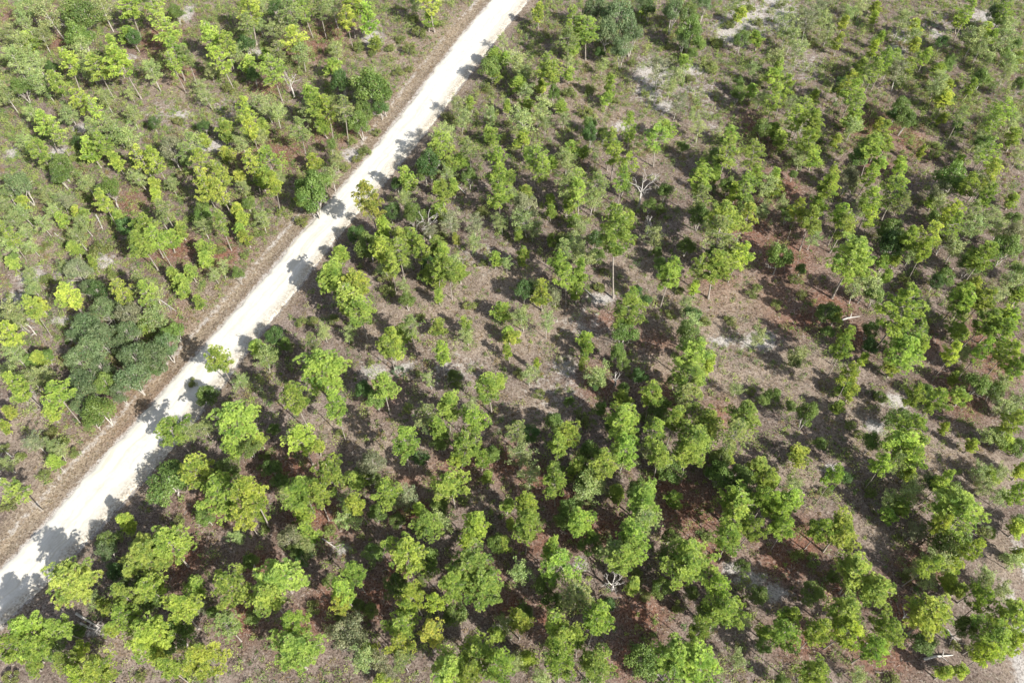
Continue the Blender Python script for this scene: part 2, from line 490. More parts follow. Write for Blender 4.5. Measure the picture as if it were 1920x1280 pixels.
def build_ground():
    xs = np.concatenate((-np.geomspace(125, 3500, 14)[::-1], np.arange(-124, 125, .55), np.geomspace(125, 3500, 14)))
    ys = np.concatenate((-np.geomspace(13, 3500, 16)[::-1], np.arange(-12, 185, .55), np.geomspace(185, 4500, 14)))
    X, Y = np.meshgrid(xs, ys)
    x, y = X.ravel(), Y.ravel()
    rl, rr = road_x(y)
    dl = rl - x          # >0 left of the road
    dr = x - rr
    d = np.maximum(dl, dr)
    rough = np.clip((d - .3) / 3, 0, 1)
    z = rough * (.10 * wob(x, y, .9) + .06 * wob(x, y, 2.6, 3) + .16 * wob(x, y, .16, 2) + .02 * RNG.normal(size=len(x)))
    z += .012 * wob(x, y, 3, 5)
    z = np.where(d < 0, z - .12, z)                                           # bed under the road sheet
    z -= .12 * np.exp(-((dl - 1.6) / .9) ** 2)                                 # shallow swale on the left
    n = len(x)
    col = np.zeros((n, 4), np.float32)                                         # sand, dry grass, red straw, verge
    for line in PATCH.replace('\n', ';').split(';'):
        k, px, py, rx, ry = line.split()
        px, py, rx, ry = map(float, (px, py, rx, ry))
        wx, wy, dep = px2w(px, py)
        sx = rx * dep / F
        sy = ry * dep / F / max(.35, (CAM_H / dep))
        m = np.exp(-(((x - wx) / sx) ** 2 + ((y - wy) / sy) ** 2))
        if k == 'a':
            col[:, 0] = np.maximum(col[:, 0], m * .42)
        else:
            i = 'str'.index(k)
            col[:, i] = np.maximum(col[:, i], m)
    track = np.exp(-((dl - 3.0 - .25 * wob(x, y, .12, 7)) / .55) ** 2) * (.75 + .35 * wob(x, y, .25, 1))
    col[:, 0] = np.maximum(col[:, 0], np.clip(track, 0, 1) * .62)
    edge = np.exp(-(np.abs(d) / .55) ** 2)
    col[:, 0] = np.maximum(col[:, 0], edge * .75)
    verge = np.clip(1 - np.abs(dl - 2.4) / 3.0, 0, 1) ** .6
    vr = np.clip(1 - np.abs(dr - .8) / 1.3, 0, 1)
    col[:, 3] = np.clip(np.nan_to_num(verge) + vr * .7, 0, 1)
    nx, ny = len(xs), len(ys)
    i = np.arange(nx - 1)[None, :] + nx * np.arange(ny - 1)[:, None]
    q = np.stack((i, i + 1, i + 1 + nx, i + nx), -1).reshape(-1, 4)
    m, nt, p, out = nmat('forest_floor')
    tc = N(nt, 'ShaderNodeTexCoord').outputs['Object']
    at = N(nt, 'ShaderNodeAttribute', attribute_name='tint')
    sep = N(nt, 'ShaderNodeSeparateColor')
    nt.links.new(at.outputs['Color'], sep.inputs[0])
    n1 = noise(nt, tc, .22, 6, .65)
    n2 = noise(nt, tc, 1.6, 8, .75)
    n3 = noise(nt, tc, 4.5, 5, .8)
    n4 = noise(nt, tc, .6, 5, .7)
    base = mixc(nt, ramp(nt, n1, .40, .60), (.130, .099, .082), (.200, .160, .138))
    # pink-grey leaf litter with dark duff
    base = mixc(nt, ramp(nt, n4, .52, .70), base, (.120, .084, .072))
    base = mixc(nt, math_(nt, 'MULTIPLY', ramp(nt, n2, .52, .66), .5), base, (.10, .102, .060))       # low olive growth
    red = math_(nt, 'MULTIPLY', sep.outputs[2], ramp(nt, n2, .28, .55))
    base = mixc(nt, red, base, (.170, .080, .052))
    tan = math_(nt, 'MULTIPLY', sep.outputs[1], ramp(nt, n2, .3, .6))
    base = mixc(nt, tan, base, (.255, .205, .158))
    vg = at.outputs['Alpha']
    base = mixc(nt, math_(nt, 'MULTIPLY', vg, .85), base, mixc(nt, ramp(nt, n2, .4, .6), (.175, .135, .095), (.25, .205, .145)))
    sand = math_(nt, 'ADD', math_(nt, 'MULTIPLY', sep.outputs[0], .8), math_(nt, 'MULTIPLY', math_(nt, 'SUBTRACT', n2, .5), 1.8))
    sand = math_(nt, 'ADD', sand, math_(nt, 'MULTIPLY', math_(nt, 'SUBTRACT', n4, .5), .9))
    sand = ramp(nt, sand, .24, .60)
    base = mixc(nt, sand, base, mixc(nt, ramp(nt, n3, .3, .7), (.27, .25, .235), (.45, .425, .40)))
    # fine speckle of twigs, leaves and grit
    base = mixc(nt, math_(nt, 'MULTIPLY', ramp(nt, n3, .49, .56), .8), base, mixc(nt, 1.0, base, (.30, .28, .27), 'MULTIPLY'))
    base = mixc(nt, math_(nt, 'MULTIPLY', ramp(nt, noise(nt, tc, 3.3, 4, .8), .56, .64), .55), base, (.36, .325, .285))
    nt.links.new(base, p.inputs['Base Color'])
    p.inputs['Roughness'].default_value = .95
    p.inputs['Specular IOR Level'].default_value = .1
    b = N(nt, 'ShaderNodeBump')
    b.inputs['Strength'].default_value = .9
    b.inputs['Distance'].default_value = .12
    nt.links.new(math_(nt, 'ADD', n2, math_(nt, 'MULTIPLY', n3, .5)), b.inputs['Height'])
    nt.links.new(b.outputs[0], p.inputs['Normal'])
    me = mesh_np('ground', np.stack((x, y, z), 1), q.ravel(), np.full(len(q), 4), m, smooth=True)
    a = me.color_attributes.new('tint', 'FLOAT_COLOR', 'POINT')
    a.data.foreach_set('color', col.ravel())
    o = bpy.data.objects.new('ground', me)
    C.objects.link(o)
    o['kind'] = 'structure'
    return xs, ys, Z_(xs, ys, z.reshape(ny, nx)), col.reshape(ny, nx, 4)


def Z_(xs, ys, zz):
    def f(x, y):
        i = np.clip(np.searchsorted(xs, x) - 1, 0, len(xs) - 2)
        j = np.clip(np.searchsorted(ys, y) - 1, 0, len(ys) - 2)
        return zz[j, i]
    return f


GX, GY, GZ, GCOL = build_ground()


def build_road():
    ys = ya
    l, r = road_x(ys)
    l = l - .30 + .38 * wob(l, ys, .8, 1) + .22 * wob(l, ys, 2.9, 2)
    r = r + .40 + .50 * wob(r, ys, .6, 3) + .24 * wob(r, ys, 2.5, 4)
    K = 29
    t = np.linspace(0, 1, K)
    X = l[:, None] * (1 - t) + r[:, None] * t
    Y = np.repeat(ys[:, None], K, 1)
    edge = np.minimum(t, 1 - t)
    z = .05 - .20 * np.exp(-(edge / .045) ** 1.5)[None, :] + .02 * wob(X, Y, 1.3, 2) + .012 * wob(X, Y, 4, 6)
    z = z - .035 * (np.exp(-((t - .30) / .05) ** 2) + np.exp(-((t - .64) / .05) ** 2))[None, :]
    j = np.arange(K - 1)[None, :] + K * np.arange(len(ys) - 1)[:, None]
    q = np.stack((j, j + 1, j + 1 + K, j + K), -1).reshape(-1, 4)
    T = np.repeat(t[None, :], len(ys), 0)
    col = np.stack((T.ravel(), np.zeros(T.size), np.zeros(T.size), np.ones(T.size)), 1)
    m, nt, p, out = nmat('white_sand_road')
    tc = N(nt, 'ShaderNodeTexCoord').outputs['Object']
    at = N(nt, 'ShaderNodeAttribute', attribute_name='tint')
    sep = N(nt, 'ShaderNodeSeparateColor')
    nt.links.new(at.outputs['Color'], sep.inputs[0])
    n1 = noise(nt, tc, .5, 6, .7)
    n2 = noise(nt, tc, 4, 8, .75)
    c = mixc(nt, ramp(nt, n1, .3, .7), (.395, .38, .345), (.49, .475, .435))
    c = mixc(nt, math_(nt, 'MULTIPLY', ramp(nt, n2, .55, .70), .55), c, (.30, .28, .25))
    for pos in (.27, .60):
        tk = ramp(nt, math_(nt, 'ABSOLUTE', math_(nt, 'SUBTRACT', sep.outputs[0], pos), 0), .09, .02)
        c = mixc(nt, math_(nt, 'MULTIPLY', math_(nt, 'MULTIPLY', tk, ramp(nt, n1, .35, .6)), .5), c, (.52, .51, .49))
    c = mixc(nt, math_(nt, 'MULTIPLY', ramp(nt, noise(nt, tc, 1.4, 5, .75), .50, .66), .45), c, (.33, .31, .275))
    cx = N(nt, 'ShaderNodeCombineXYZ')
    sx = N(nt, 'ShaderNodeSeparateXYZ')
    nt.links.new(tc, sx.inputs[0])
    nt.links.new(math_(nt, 'MULTIPLY', sep.outputs[0], 11), cx.inputs[0])
    nt.links.new(math_(nt, 'MULTIPLY', sx.outputs[1], .07), cx.inputs[1])
    st = ramp(nt, noise(nt, cx.outputs[0], 1, 5, .7), .50, .64)
    c = mixc(nt, math_(nt, 'MULTIPLY', st, .6), c, (.345, .315, .25))
    # grit and leaf crumbs gather on the right-hand side and along the edges
    e = ramp(nt, math_(nt, 'ABSOLUTE', math_(nt, 'SUBTRACT', sep.outputs[0], .36), 0), .30, .50)
    e = math_(nt, 'MULTIPLY', e, ramp(nt, math_(nt, 'ADD', math_(nt, 'MULTIPLY', n1, .5), math_(nt, 'MULTIPLY', n2, .5)), .40, .54))
    c = mixc(nt, math_(nt, 'MULTIPLY', e, .8), c, mixc(nt, ramp(nt, n2, .4, .6), (.36, .31, .23), (.15, .125, .10)))
    nt.links.new(c, p.inputs['Base Color'])
    p.inputs['Roughness'].default_value = .95
    p.inputs['Specular IOR Level'].default_value = .1
    b = N(nt, 'ShaderNodeBump')
    b.inputs['Strength'].default_value = .5
    b.inputs['Distance'].default_value = .04
    nt.links.new(n2, b.inputs['Height'])
    nt.links.new(b.outputs[0], p.inputs['Normal'])
    me = mesh_np('road', np.stack((X, Y, z), -1).reshape(-1, 3), q.ravel(), np.full(len(q), 4), m, tint=col, smooth=True)
    o = bpy.data.objects.new('road', me)
    C.objects.link(o)
    o['kind'] = 'structure'


build_road()

# ------------------------------------------------------------------ the plants, one line per 480x320 px tile of the photo.
# each entry: kind x y width [height], in quarter pixels from the tile's corner
TILES = {  # one shrub at the road's left edge stands in for a crown's shadow
(0, 0): """g 230 60 150;g 400 120 170 300;b 610 120 270 230;b 600 270 190;g 780 80 150;p 960 50 200 150;p 1150 60 200;b 1320 90 110;g 190 170 100 200;p 1260 240 190;d 1000 280 120;p 950 240 110
p 1540 260 200;y 1850 80 220;g 1850 200 150;p 1690 330 160;y 1690 470 180 200;p 1870 500 110;d 1900 570 110;g 1780 420 120;p 1300 380 200;g 1400 430 150;p 1310 480 130;g 1150 550 140;y 490 470 180 200;p 740 500 190
y 930 450 230 230;p 830 360 130;g 130 370 150;p 220 310 110;g 280 480 130;d 380 500 90;g 110 450 150;g 340 640 150;p 430 630 140;g 230 570 140;b 160 660 140;g 60 720 140;g 640 420 150;g 680 530 130;y 620 740 130
y 700 830 130 200;g 790 740 110;g 530 870 130;p 300 920 160;p 410 980 130;g 240 870 110;p 290 1110 170;g 190 1090 110;d 580 1060 80;p 690 1130 120 160;p 760 1060 130;g 700 970 140;g 880 1000 130;g 960 1040 150;y 880 1210 120
y 1070 1190 140;y 1180 1200 180;d 1150 930 90;b 450 1240 170;g 990 870 110;g 790 920 120;s 1340 910 90;g 1460 1060 160;a 1290 1120 210;g 1400 1150 160;y 1530 1050 80;y 1540 1230 170;y 1690 1150 100;p 1670 970 120 160
y 1840 830 150 180;y 1880 960 130;g 1560 730 100;g 1500 660 90;g 1820 1080 110;y 1880 1230 130;d 1530 950 90;d 1850 330 140;s 1730 660 110;g 1570 520 100;g 60 270 120;g 320 290 120;s 560 1180 90;g 980 700 60""",
(480, 0): """d 150 70 120;g 40 60 110;g 30 190 90;g 280 90 180;p 380 70 160;g 480 60 160;y 700 50 170;y 690 150 130;g 590 80 130;p 850 150 110 200;g 260 200 150;y 270 290 220 180;g 130 260 110;g 180 390 150;p 70 430 100
p 130 520 180 220;g 340 400 140;s 560 380 90;p 590 490 120;g 610 400 100;p 890 330 90;s 770 350 100;s 870 400 80;y 1320 30 180;g 1190 40 100;p 1290 160 90;s 1230 240 120;s 1380 180 80;s 1180 130 90;s 1080 290 90
s 1150 370 110;s 1000 360 90;s 1060 550 90;s 1150 520 70;b 860 650 280 300;b 950 700 150 200;d 640 620 170;g 640 820 160 200;b 800 850 170;b 780 930 150;d 930 800 120;p 400 700 110;p 470 770 170;y 530 830 150
g 430 850 130;p 510 940 120;b 560 1090 70 110;g 320 980 150 190;g 80 780 150;g 150 850 120;p 50 950 120;g 40 1040 110;p 100 1220 210;y 430 1230 110;g 600 1200 100;s 820 1120 110;s 760 1180 90;s 660 1250 100
s 900 990 80;b 1770 490 160;p 1790 420 110;p 1880 440 90;p 1810 570 90;g 1860 330 80;s 1740 650 90;p 1620 770 70;g 1520 810 110;g 1540 900 110;s 1430 880 110;g 1760 880 80 160;p 1760 1010 110;g 1390 1010 150
p 1370 1060 160;d 1300 1230 190;g 1600 1120 140;p 1550 1210 110;p 1470 1240 110;p 1810 1200 130;p 1890 800 80;s 1890 920 70;s 480 1230 80;s 720 1060 80""",
(960, 0): """y 200 100 80 130;p 470 180 200 220;p 570 230 190;g 430 290 160;p 440 360 120;o 640 80 200;o 800 150 290;o 720 240 200;o 900 240 210;o 830 360 180;d 660 400 80;y 990 70 90;o 980 10 150;o 1210 90 190;b 1320 110 150
b 1340 230 180;o 1290 290 130;b 1400 330 110;o 1440 30 150;b 1350 400 80;p 1290 460 90;g 60 470 150;p 250 480 130;p 290 560 180;g 210 560 120;g 110 570 110;p 60 640 110;g 90 690 100;y 210 650 90;b 310 700 80 130;g 440 480 80
p 430 560 80;s 440 680 120;g 670 490 80;s 590 660 90;p 740 640 90 150;p 710 740 90;s 780 750 70;g 190 830 140;y 100 790 110;g 110 930 170;y 80 1020 120;g 250 930 90;p 380 800 90;g 390 900 80;s 550 840 110
d 590 990 120 150;b 590 930 100;b 690 1010 100;p 740 1060 150;p 770 1130 190;p 900 950 130;p 880 1020 90;p 1100 1030 180;p 1150 960 120;b 1280 1100 90;g 1400 980 100;g 1340 870 60;s 1330 590 90;g 1230 600 110 140
g 1180 670 100;a 1100 540 150;s 1490 490 130;b 1690 620 90;b 1690 700 110;g 1820 540 90;p 1790 690 90;s 1550 300 120;b 1720 300 120;p 1850 290 100;y 1700 100 100;s 1620 180 110;s 1780 50 110;s 1850 160 90
g 1860 740 100;b 1880 960 130;p 1630 1030 120;p 1610 1130 210;b 1550 1190 160;p 1820 1160 160;p 430 1140 120;g 410 1210 130;p 170 1200 170;p 290 1220 100;p 110 1160 90;p 540 1150 70;y 860 1240 130;p 1440 1250 100;a 1230 800 110
d 1030 60 110;s 900 470 80;s 1010 700 80""",
(1440, 0): """s 100 40 90;g 450 250 100;y 530 320 70 110;y 560 170 90;g 420 150 110;g 150 220 140;g 170 300 110;g 230 360 110;a 350 80 120;a 300 170 130;g 620 110 90;g 700 60 100;y 800 60 80;y 800 130 70;g 1000 160 130
y 1120 200 100;g 1080 280 100;y 1110 330 90;p 840 280 60 120;y 790 370 70 120;p 870 450 130;p 800 520 140;g 900 500 120;p 980 420 90;p 1060 500 100;p 1180 430 80 120;b 1370 450 80;b 1340 500 100;p 1280 540 100
g 1270 620 130;y 1360 640 90;g 1260 690 130;y 1330 750 120;p 1510 660 80 120;b 1600 590 140;p 1500 90 140;p 1450 150 110;o 1700 100 130;p 1790 50 160;b 1740 150 120;y 1630 220 90;p 1680 270 100;g 1540 300 150
g 1590 370 110;g 1800 200 110;g 1750 320 160;b 1850 330 100;b 1770 400 100;g 1640 440 90;g 1810 490 130;p 1880 440 90;g 1780 570 90;b 1890 640 90 150;d 1300 320 90;g 60 440 120;p 90 500 100;p 50 580 120;p 130 650 130
p 60 730 160;g 170 790 90;p 270 820 160;p 350 720 80;p 220 890 130;p 370 900 130;p 370 980 150;p 330 1060 150;g 270 1120 120;p 40 970 100;p 100 1040 120;g 250 1200 120;p 340 1190 110;y 490 1050 80;d 550 610 80
y 620 640 130;p 630 700 160;p 690 590 90;p 660 780 130;b 530 680 120;g 620 820 70;p 640 900 120;g 630 950 120;g 740 570 90;p 700 500 90;b 990 800 140;b 1030 900 150;d 950 860 100;y 830 940 80 100;p 860 1010 140
p 800 1110 180;p 880 1090 90;b 680 1180 160;p 810 1230 110;y 1150 1150 60 140;s 1250 1150 90;y 1000 1240 100;s 1270 1090 80;y 1310 880 80;g 1450 870 140;d 1430 940 90;p 1770 840 150;p 1700 910 130;g 1850 900 110
g 1640 980 120;g 1560 1040 100;b 1620 1090 130;p 1670 1140 150;p 1850 1040 120;g 1590 1190 110;g 1880 1180 100;y 1700 1260 120;p 1430 1190 80;a 980 560 130;s 1530 700 90;s 870 260 80""",
(0, 320): """o 150 100 220;g 60 180 110;b 450 30 150;y 150 230 90;g 40 260 90;b 810 140 160 190;g 660 110 120;p 770 240 130;y 570 300 70;a 530 230 110;g 380 200 110;g 390 310 100;p 470 370 90;p 620 330 80;g 640 400 110
g 330 410 110;g 190 330 110;g 110 370 120;p 50 470 130;g 80 550 130;g 200 480 100;g 240 560 100;s 340 570 90;g 590 500 120;p 570 580 100;s 750 580 160;d 980 420 150;p 1110 430 190;p 1070 530 200;p 1180 510 160
p 1270 530 120;p 1360 450 100;g 1250 300 150;g 1220 370 100;p 900 350 90;g 1060 60 110;y 1150 110 90;y 1160 190 80;g 1290 110 90;y 1530 70 150;y 1640 40 180;y 1670 150 170;y 1570 150 140;b 1860 240 110;y 1790 60 100
g 1820 130 90;b 1510 280 110;b 1530 350 130;g 1530 430 110;p 1650 390 130;y 1780 290 100;y 1800 370 100;p 1790 450 110;y 1850 500 90;p 1530 580 110;p 1540 660 120;s 1640 600 80;g 1660 740 80;p 1290 770 110;p 1340 830 100
p 1440 770 90;p 1380 900 90;p 1490 980 70;g 1610 780 80;b 1780 770 80 110;s 1840 640 70;b 100 660 80;p 100 690 90;g 220 770 80;g 260 830 80;g 250 890 100;s 350 810 100;g 480 730 90;a 570 740 180;p 700 690 70
l 530 930 180;l 570 980 100;o 660 870 130;d 720 900 150;y 890 910 130;g 1070 860 150;p 1090 940 150;g 1160 930 120;y 300 1010 110;p 220 1030 150;g 80 1080 160;g 150 1120 120;p 40 1170 100;y 100 1230 130;d 30 1210 90
o 790 1040 190;o 930 1000 150;a 980 1080 200;g 1150 1090 170;o 640 1160 210;o 750 1240 210;o 960 1220 190;p 1080 1150 120;b 1310 1200 130;b 1230 1240 120;o 560 1240 130;g 460 230 110;s 200 600 80;s 830 770 100;s 60 370 80""",
(480, 320): """p 40 60 120;y 110 90 130;g 160 70 90;b 370 120 140;b 430 190 230;b 480 90 210;p 370 220 110;g 570 50 120;b 420 280 100;s 190 310 90;g 50 390 100;s 350 370 110;s 30 470 80;l 860 210 230 270;y 950 430 110 160;p 1120 70 110 190
g 1110 220 110;b 1180 330 160 180;d 1060 90 100;p 1400 170 130;p 1380 270 110;p 1360 130 90;y 1410 340 80;g 1440 60 110;p 1490 120 100;a 1480 410 150;a 1300 440 100;p 1820 60 120 200;p 1830 200 160;g 1900 200 110
p 1900 60 100;b 1600 40 120;b 1270 10 130;d 1010 300 130;d 740 470 130;b 850 560 190;p 960 480 110;p 1180 510 200;p 1230 590 150;p 1080 480 110;p 1080 610 150;y 950 600 170;p 1010 700 140;g 960 740 90;g 1130 670 110
p 630 620 110;p 1350 570 120;p 1410 610 120;p 1350 710 160;p 1450 750 170;p 1530 760 120;p 1300 780 110;p 1370 850 90;p 1370 940 90;d 1290 690 110;g 1480 680 110;l 1510 510 60;p 1790 660 110;g 1880 700 70;g 1850 400 100
g 1640 540 110;a 1640 420 110;p 560 790 290 260;y 750 850 240 230;p 650 950 260;p 780 1050 240 200;s 960 800 120;s 1000 880 130;b 1130 960 110 130;g 1110 870 80;p 1820 1060 120;p 1580 1150 70 140;g 1590 1240 100
p 1370 1170 100;g 1160 1160 150;p 1110 1220 120;y 1010 1270 150;p 1900 1230 90;s 1600 1010 90;s 1700 700 80;g 680 1230 90;g 510 1210 100;s 420 1130 90;d 140 1230 130;s 330 1130 90;s 1240 1100 80;s 1680 300 110
s 1400 480 90;s 580 1120 100""",
(960, 320): """p 90 170 110;a 110 280 210;g 110 370 160;g 150 450 100;p 290 240 80;p 290 310 70;p 230 10 130;p 480 70 150;g 420 130 190;p 520 170 200;g 640 100 180;g 600 220 140;p 420 250 120;p 820 60 140;b 1150 150 120;b 1030 260 110
b 830 110 110;p 470 380 90;g 510 430 110;s 390 490 90;p 290 520 70 100;p 50 480 80;p 70 630 90 210;d 620 510 130;g 400 610 180;p 360 680 140;g 490 580 130;g 540 650 150;p 420 790 170;p 500 750 130;p 490 900 100 130
b 640 630 110;p 830 520 270 370;p 890 370 90 130;g 1060 510 130;b 1090 610 90;s 1110 300 110;p 1170 780 220 240;b 1110 700 110;p 1560 350 330 240;b 1410 330 170;y 1730 370 190;g 1560 500 280;y 1690 620 230 220
p 1540 740 290 240;p 1420 740 140;b 1310 560 130;p 1440 90 190 220;g 1430 190 160;p 1530 30 120;b 1620 110 120;p 1760 110 170;y 1680 160 110;p 1820 40 110;b 1740 230 130;g 1880 130 130;g 1860 300 110;s 650 880 90
d 930 900 90;d 1000 970 90;p 900 960 130;p 880 1060 230 250;b 830 1200 190;y 1370 890 70 110;g 1320 1020 90;d 1350 1080 120;g 1290 1160 140;b 1330 1240 190;s 1440 1130 100;s 1640 1120 90;s 1800 920 90;s 1840 880 80
g 1850 1250 120;g 180 860 110;y 230 930 110 210;a 330 960 90;d 90 900 150;g 90 1110 130;g 260 1150 90 160;y 20 1240 100;p 530 1270 100;s 1180 1080 90;d 1500 620 110;s 1250 900 80;s 700 750 80;b 380 530 110""",
(1440, 320): """p 40 50 110;y 60 130 110;b 190 30 70;y 470 40 130;y 440 120 170;g 100 250 100;b 150 320 120;y 230 300 130;p 330 380 180;p 410 270 120;p 550 340 150;p 560 410 200;y 970 60 180;p 960 160 210;g 1000 250 160
p 770 250 190;y 780 340 130;g 700 290 110;a 600 60 170;p 740 30 130;g 650 110 100;b 1390 50 240;p 1500 90 150;y 1650 50 140;g 1590 90 160;p 1650 190 140;p 1830 220 100;p 1250 220 100;a 1310 150 180;g 1280 300 120
b 1260 360 120;y 1400 330 170;p 1350 410 150;g 1530 290 140;g 1500 410 160;g 1640 320 110;b 1840 370 110;g 1740 460 120;b 920 470 190;d 930 560 200;p 1060 510 160;y 1220 490 170;y 1180 610 130;a 1330 520 160
g 1400 580 130;a 1850 500 200;b 1800 580 200;p 1620 630 230;b 1520 700 160;b 1890 760 130;p 640 640 370 350;p 870 690 90;p 960 670 90;p 880 800 80;g 1070 640 100;b 90 650 180 200;g 330 510 110;g 740 870 160
b 800 940 130;g 660 900 130;p 1000 1020 300 350;p 1100 1210 200;b 430 1070 150;p 510 1090 110;b 450 1200 90;p 590 1240 130;p 1440 940 200;y 1540 890 170;p 1590 970 180;p 1500 1010 200;g 1700 920 130;y 1740 1090 140
p 1600 1130 200;p 1790 1110 150;p 1780 1210 200;g 1830 850 140;p 1890 940 120;b 1330 800 130;d 1260 830 120;b 760 1190 120;p 1420 1200 120;g 1180 1040 110;s 210 820 100;s 250 930 90;s 60 1000 90;b 240 740 90;s 1040 830 100""",
(0, 640): """o 690 60 220;o 600 140 210;o 760 190 170;o 1000 110 230;o 1150 90 220;o 1240 40 190;o 990 260 240;o 620 290 200;o 900 390 130;o 620 400 210;b 790 310 160;o 620 500 130;b 750 510 220;b 700 600 130;d 1150 180 130;o 900 20 150
y 310 140 110;b 350 120 100;b 240 150 90;g 130 120 120;g 60 50 140;g 100 220 120;g 320 250 120;p 150 320 150;p 150 410 120;p 440 420 180 200;y 380 540 120;g 240 300 110;y 20 640 70 160;y 70 520 90;p 420 910 90
g 390 780 90;a 280 770 120;g 60 930 100;p 130 1100 170;s 110 1170 100;g 440 840 90;s 140 870 90;s 480 760 90;s 560 830 90;y 1650 140 190 220;g 1800 300 100;b 1560 420 160;p 1730 570 330 320;p 1750 770 120 140
p 1300 650 220 210;g 1410 680 120;g 1530 650 110;b 1870 800 140;b 1270 1060 280 250;b 1300 920 90;y 1470 960 260 260;p 1650 1110 270 280;y 1860 1130 230 300;b 1700 960 160;s 1440 300 80;s 380 680 90;s 340 1000 90
s 30 800 80;s 60 1240 120""",
(480, 640): """g 60 130 150;b 110 100 120;p 20 50 110;p 480 200 370 320;p 310 430 180 260;p 590 500 170 230;y 350 740 210 230;y 460 790 90;b 130 660 90;p 30 740 100;b 210 30 100;g 430 20 140;p 1000 20 150;y 1040 50 110;p 1390 90 130
b 1490 260 100;p 960 350 180 200;b 900 430 150;d 820 360 130;s 860 160 60;p 1760 340 220 200;y 1820 290 110;g 1620 490 90;y 1900 80 70 190;g 1310 290 70;p 1430 470 190 210;g 1280 550 200 180;p 1370 660 130
p 1630 600 190 160;p 1520 770 230 190;b 1380 740 130;y 1500 880 110;p 1100 760 200 240;d 1240 870 110;p 1690 900 90 150;b 1770 840 110;p 1730 1030 80;a 850 920 190;b 120 950 130;p 560 1010 240 270;p 350 1110 260 240
g 230 1170 150;p 470 1170 160;b 180 1050 120;p 740 1040 120 140;y 780 1190 140;g 700 1240 110;p 980 1110 170;g 1030 1210 110;a 1150 1180 130;b 1370 1240 140;b 880 1020 100;y 1240 1270 110;p 1470 1070 220 200
s 1380 1090 90;p 1880 1230 100;s 640 690 90;s 1130 500 90;s 1500 330 90;s 1240 250 80;s 60 860 90;s 1560 1190 80""",
(960, 640): """s 60 240 90;g 130 260 110;y 190 160 50 100;p 540 60 90 160;p 520 170 50;g 640 240 150;d 620 310 90;b 430 460 70 90;b 810 90 120 170;b 830 170 90;p 1360 90 270 220;y 1480 180 100 180;p 1340 300 240 210;g 1270 410 190 150
b 1220 300 110;d 960 270 110;p 1050 400 180;b 1110 510 160;b 830 350 90;b 660 500 90 120;p 850 620 270 240;b 770 620 130;y 830 430 110;y 450 690 200 180;p 360 790 160 180;b 320 610 140 140;g 40 660 140;d 140 690 130
b 590 840 170 190;p 700 900 220 220;p 850 790 190 170;g 830 890 150;p 490 910 120 150;p 1080 670 140 170;p 1120 860 170 200;b 1190 970 180 160;g 1010 790 110;p 1220 590 170 180;p 1450 600 250 220;p 1390 740 270 220
p 1340 860 190 130;p 1720 530 220 230;g 1690 690 210 260;g 1690 350 90;b 1890 430 90;s 1790 370 80;b 1560 890 150;y 1620 870 110;b 1560 1000 180;b 1700 1000 160;p 1840 930 120;g 60 880 150;g 130 1030 130
p 340 1050 190 210;b 320 960 110;b 580 1040 200;g 540 1110 160;g 500 1200 90;p 780 1150 110;g 660 1080 120;p 990 1170 260 250;b 930 1100 140;p 1200 1180 100;d 1710 1120 150;p 1640 1170 150;p 1720 1230 240
p 1890 1050 160;p 1890 1190 180;y 130 1240 180;b 440 1260 150;s 520 560 100;s 200 400 90;s 1460 950 90;s 1000 560 90;g 1080 590 100""",
(1440, 640): """g 210 90 130;b 200 150 100;p 570 50 140;p 1020 50 300 250;y 1100 30 130;y 940 200 90;d 760 30 110;y 720 130 90;y 1390 90 130;g 1480 80 110;p 1600 60 130;p 1800 80 170;p 1850 200 150;g 1740 60 110;b 1700 370 140
g 1780 340 110;y 630 270 150;p 590 330 100;y 620 390 90;s 850 420 100;p 1090 410 140;p 1250 450 170;b 1190 380 110;p 1400 290 80;b 1560 330 170;p 1460 410 120;b 980 590 180 160;p 1090 650 230 240;y 990 760 270 200
p 1080 860 180 190;p 870 930 130 150;g 960 890 150;y 1030 1000 110;b 790 750 110 170;b 40 400 110;b 290 560 130 170;b 180 480 80;p 510 490 80;b 380 760 90;y 230 840 120;p 500 1020 140 120;d 580 1010 90;g 200 1050 100
p 20 1060 120;p 150 1190 190;p 50 1210 130;y 1530 770 90;y 1320 660 60;b 1750 700 150;g 1640 690 110;p 1790 740 110;b 1890 790 130;p 1860 600 160;g 1740 490 120;g 1870 430 120;b 1830 530 110;p 1300 1050 140 160
d 1220 1060 110;g 1060 1110 160;p 1000 1220 120;g 920 1210 110;b 1370 1170 180;p 1440 1220 320 190;g 1600 1000 110;y 1690 1010 110;g 1590 1090 110;p 1830 1130 130;g 1730 1160 110;y 1900 980 100;g 1740 1010 100
s 620 630 90;s 690 700 90;s 420 1120 90;s 1450 200 90;s 760 1130 90""",
(0, 960): """p 520 470 360 300;g 700 650 100;y 790 720 90;y 820 890 100;y 950 100 110 160;b 810 200 140;o 800 290 150;d 860 440 130;p 1270 250 300 220;p 1070 360 330 260;b 990 500 160;p 1120 570 170;b 1110 650 190;p 950 660 180
p 920 770 170;p 1470 560 120;y 1350 740 230 210;y 1160 880 300 290;b 1330 930 200 210;y 1190 1080 120 100;y 1500 1110 300 270;p 1270 1170 160;p 200 880 280 230;p 90 990 220 260;p 240 1030 180 200;p 240 1150 100 110
p 470 840 160;b 570 890 110;b 420 1050 150;p 500 1160 140;y 600 1000 100;y 700 1210 230 180;y 560 1260 140;b 1550 40 120;p 1730 550 250 250;b 1880 370 110;g 1770 190 90;b 1590 740 90;g 1700 850 190;b 1740 870 110
b 1900 780 110;y 1830 10 150;s 620 1110 100;s 80 1240 120;s 1060 1230 80;a 1500 700 90;s 1330 70 110""",
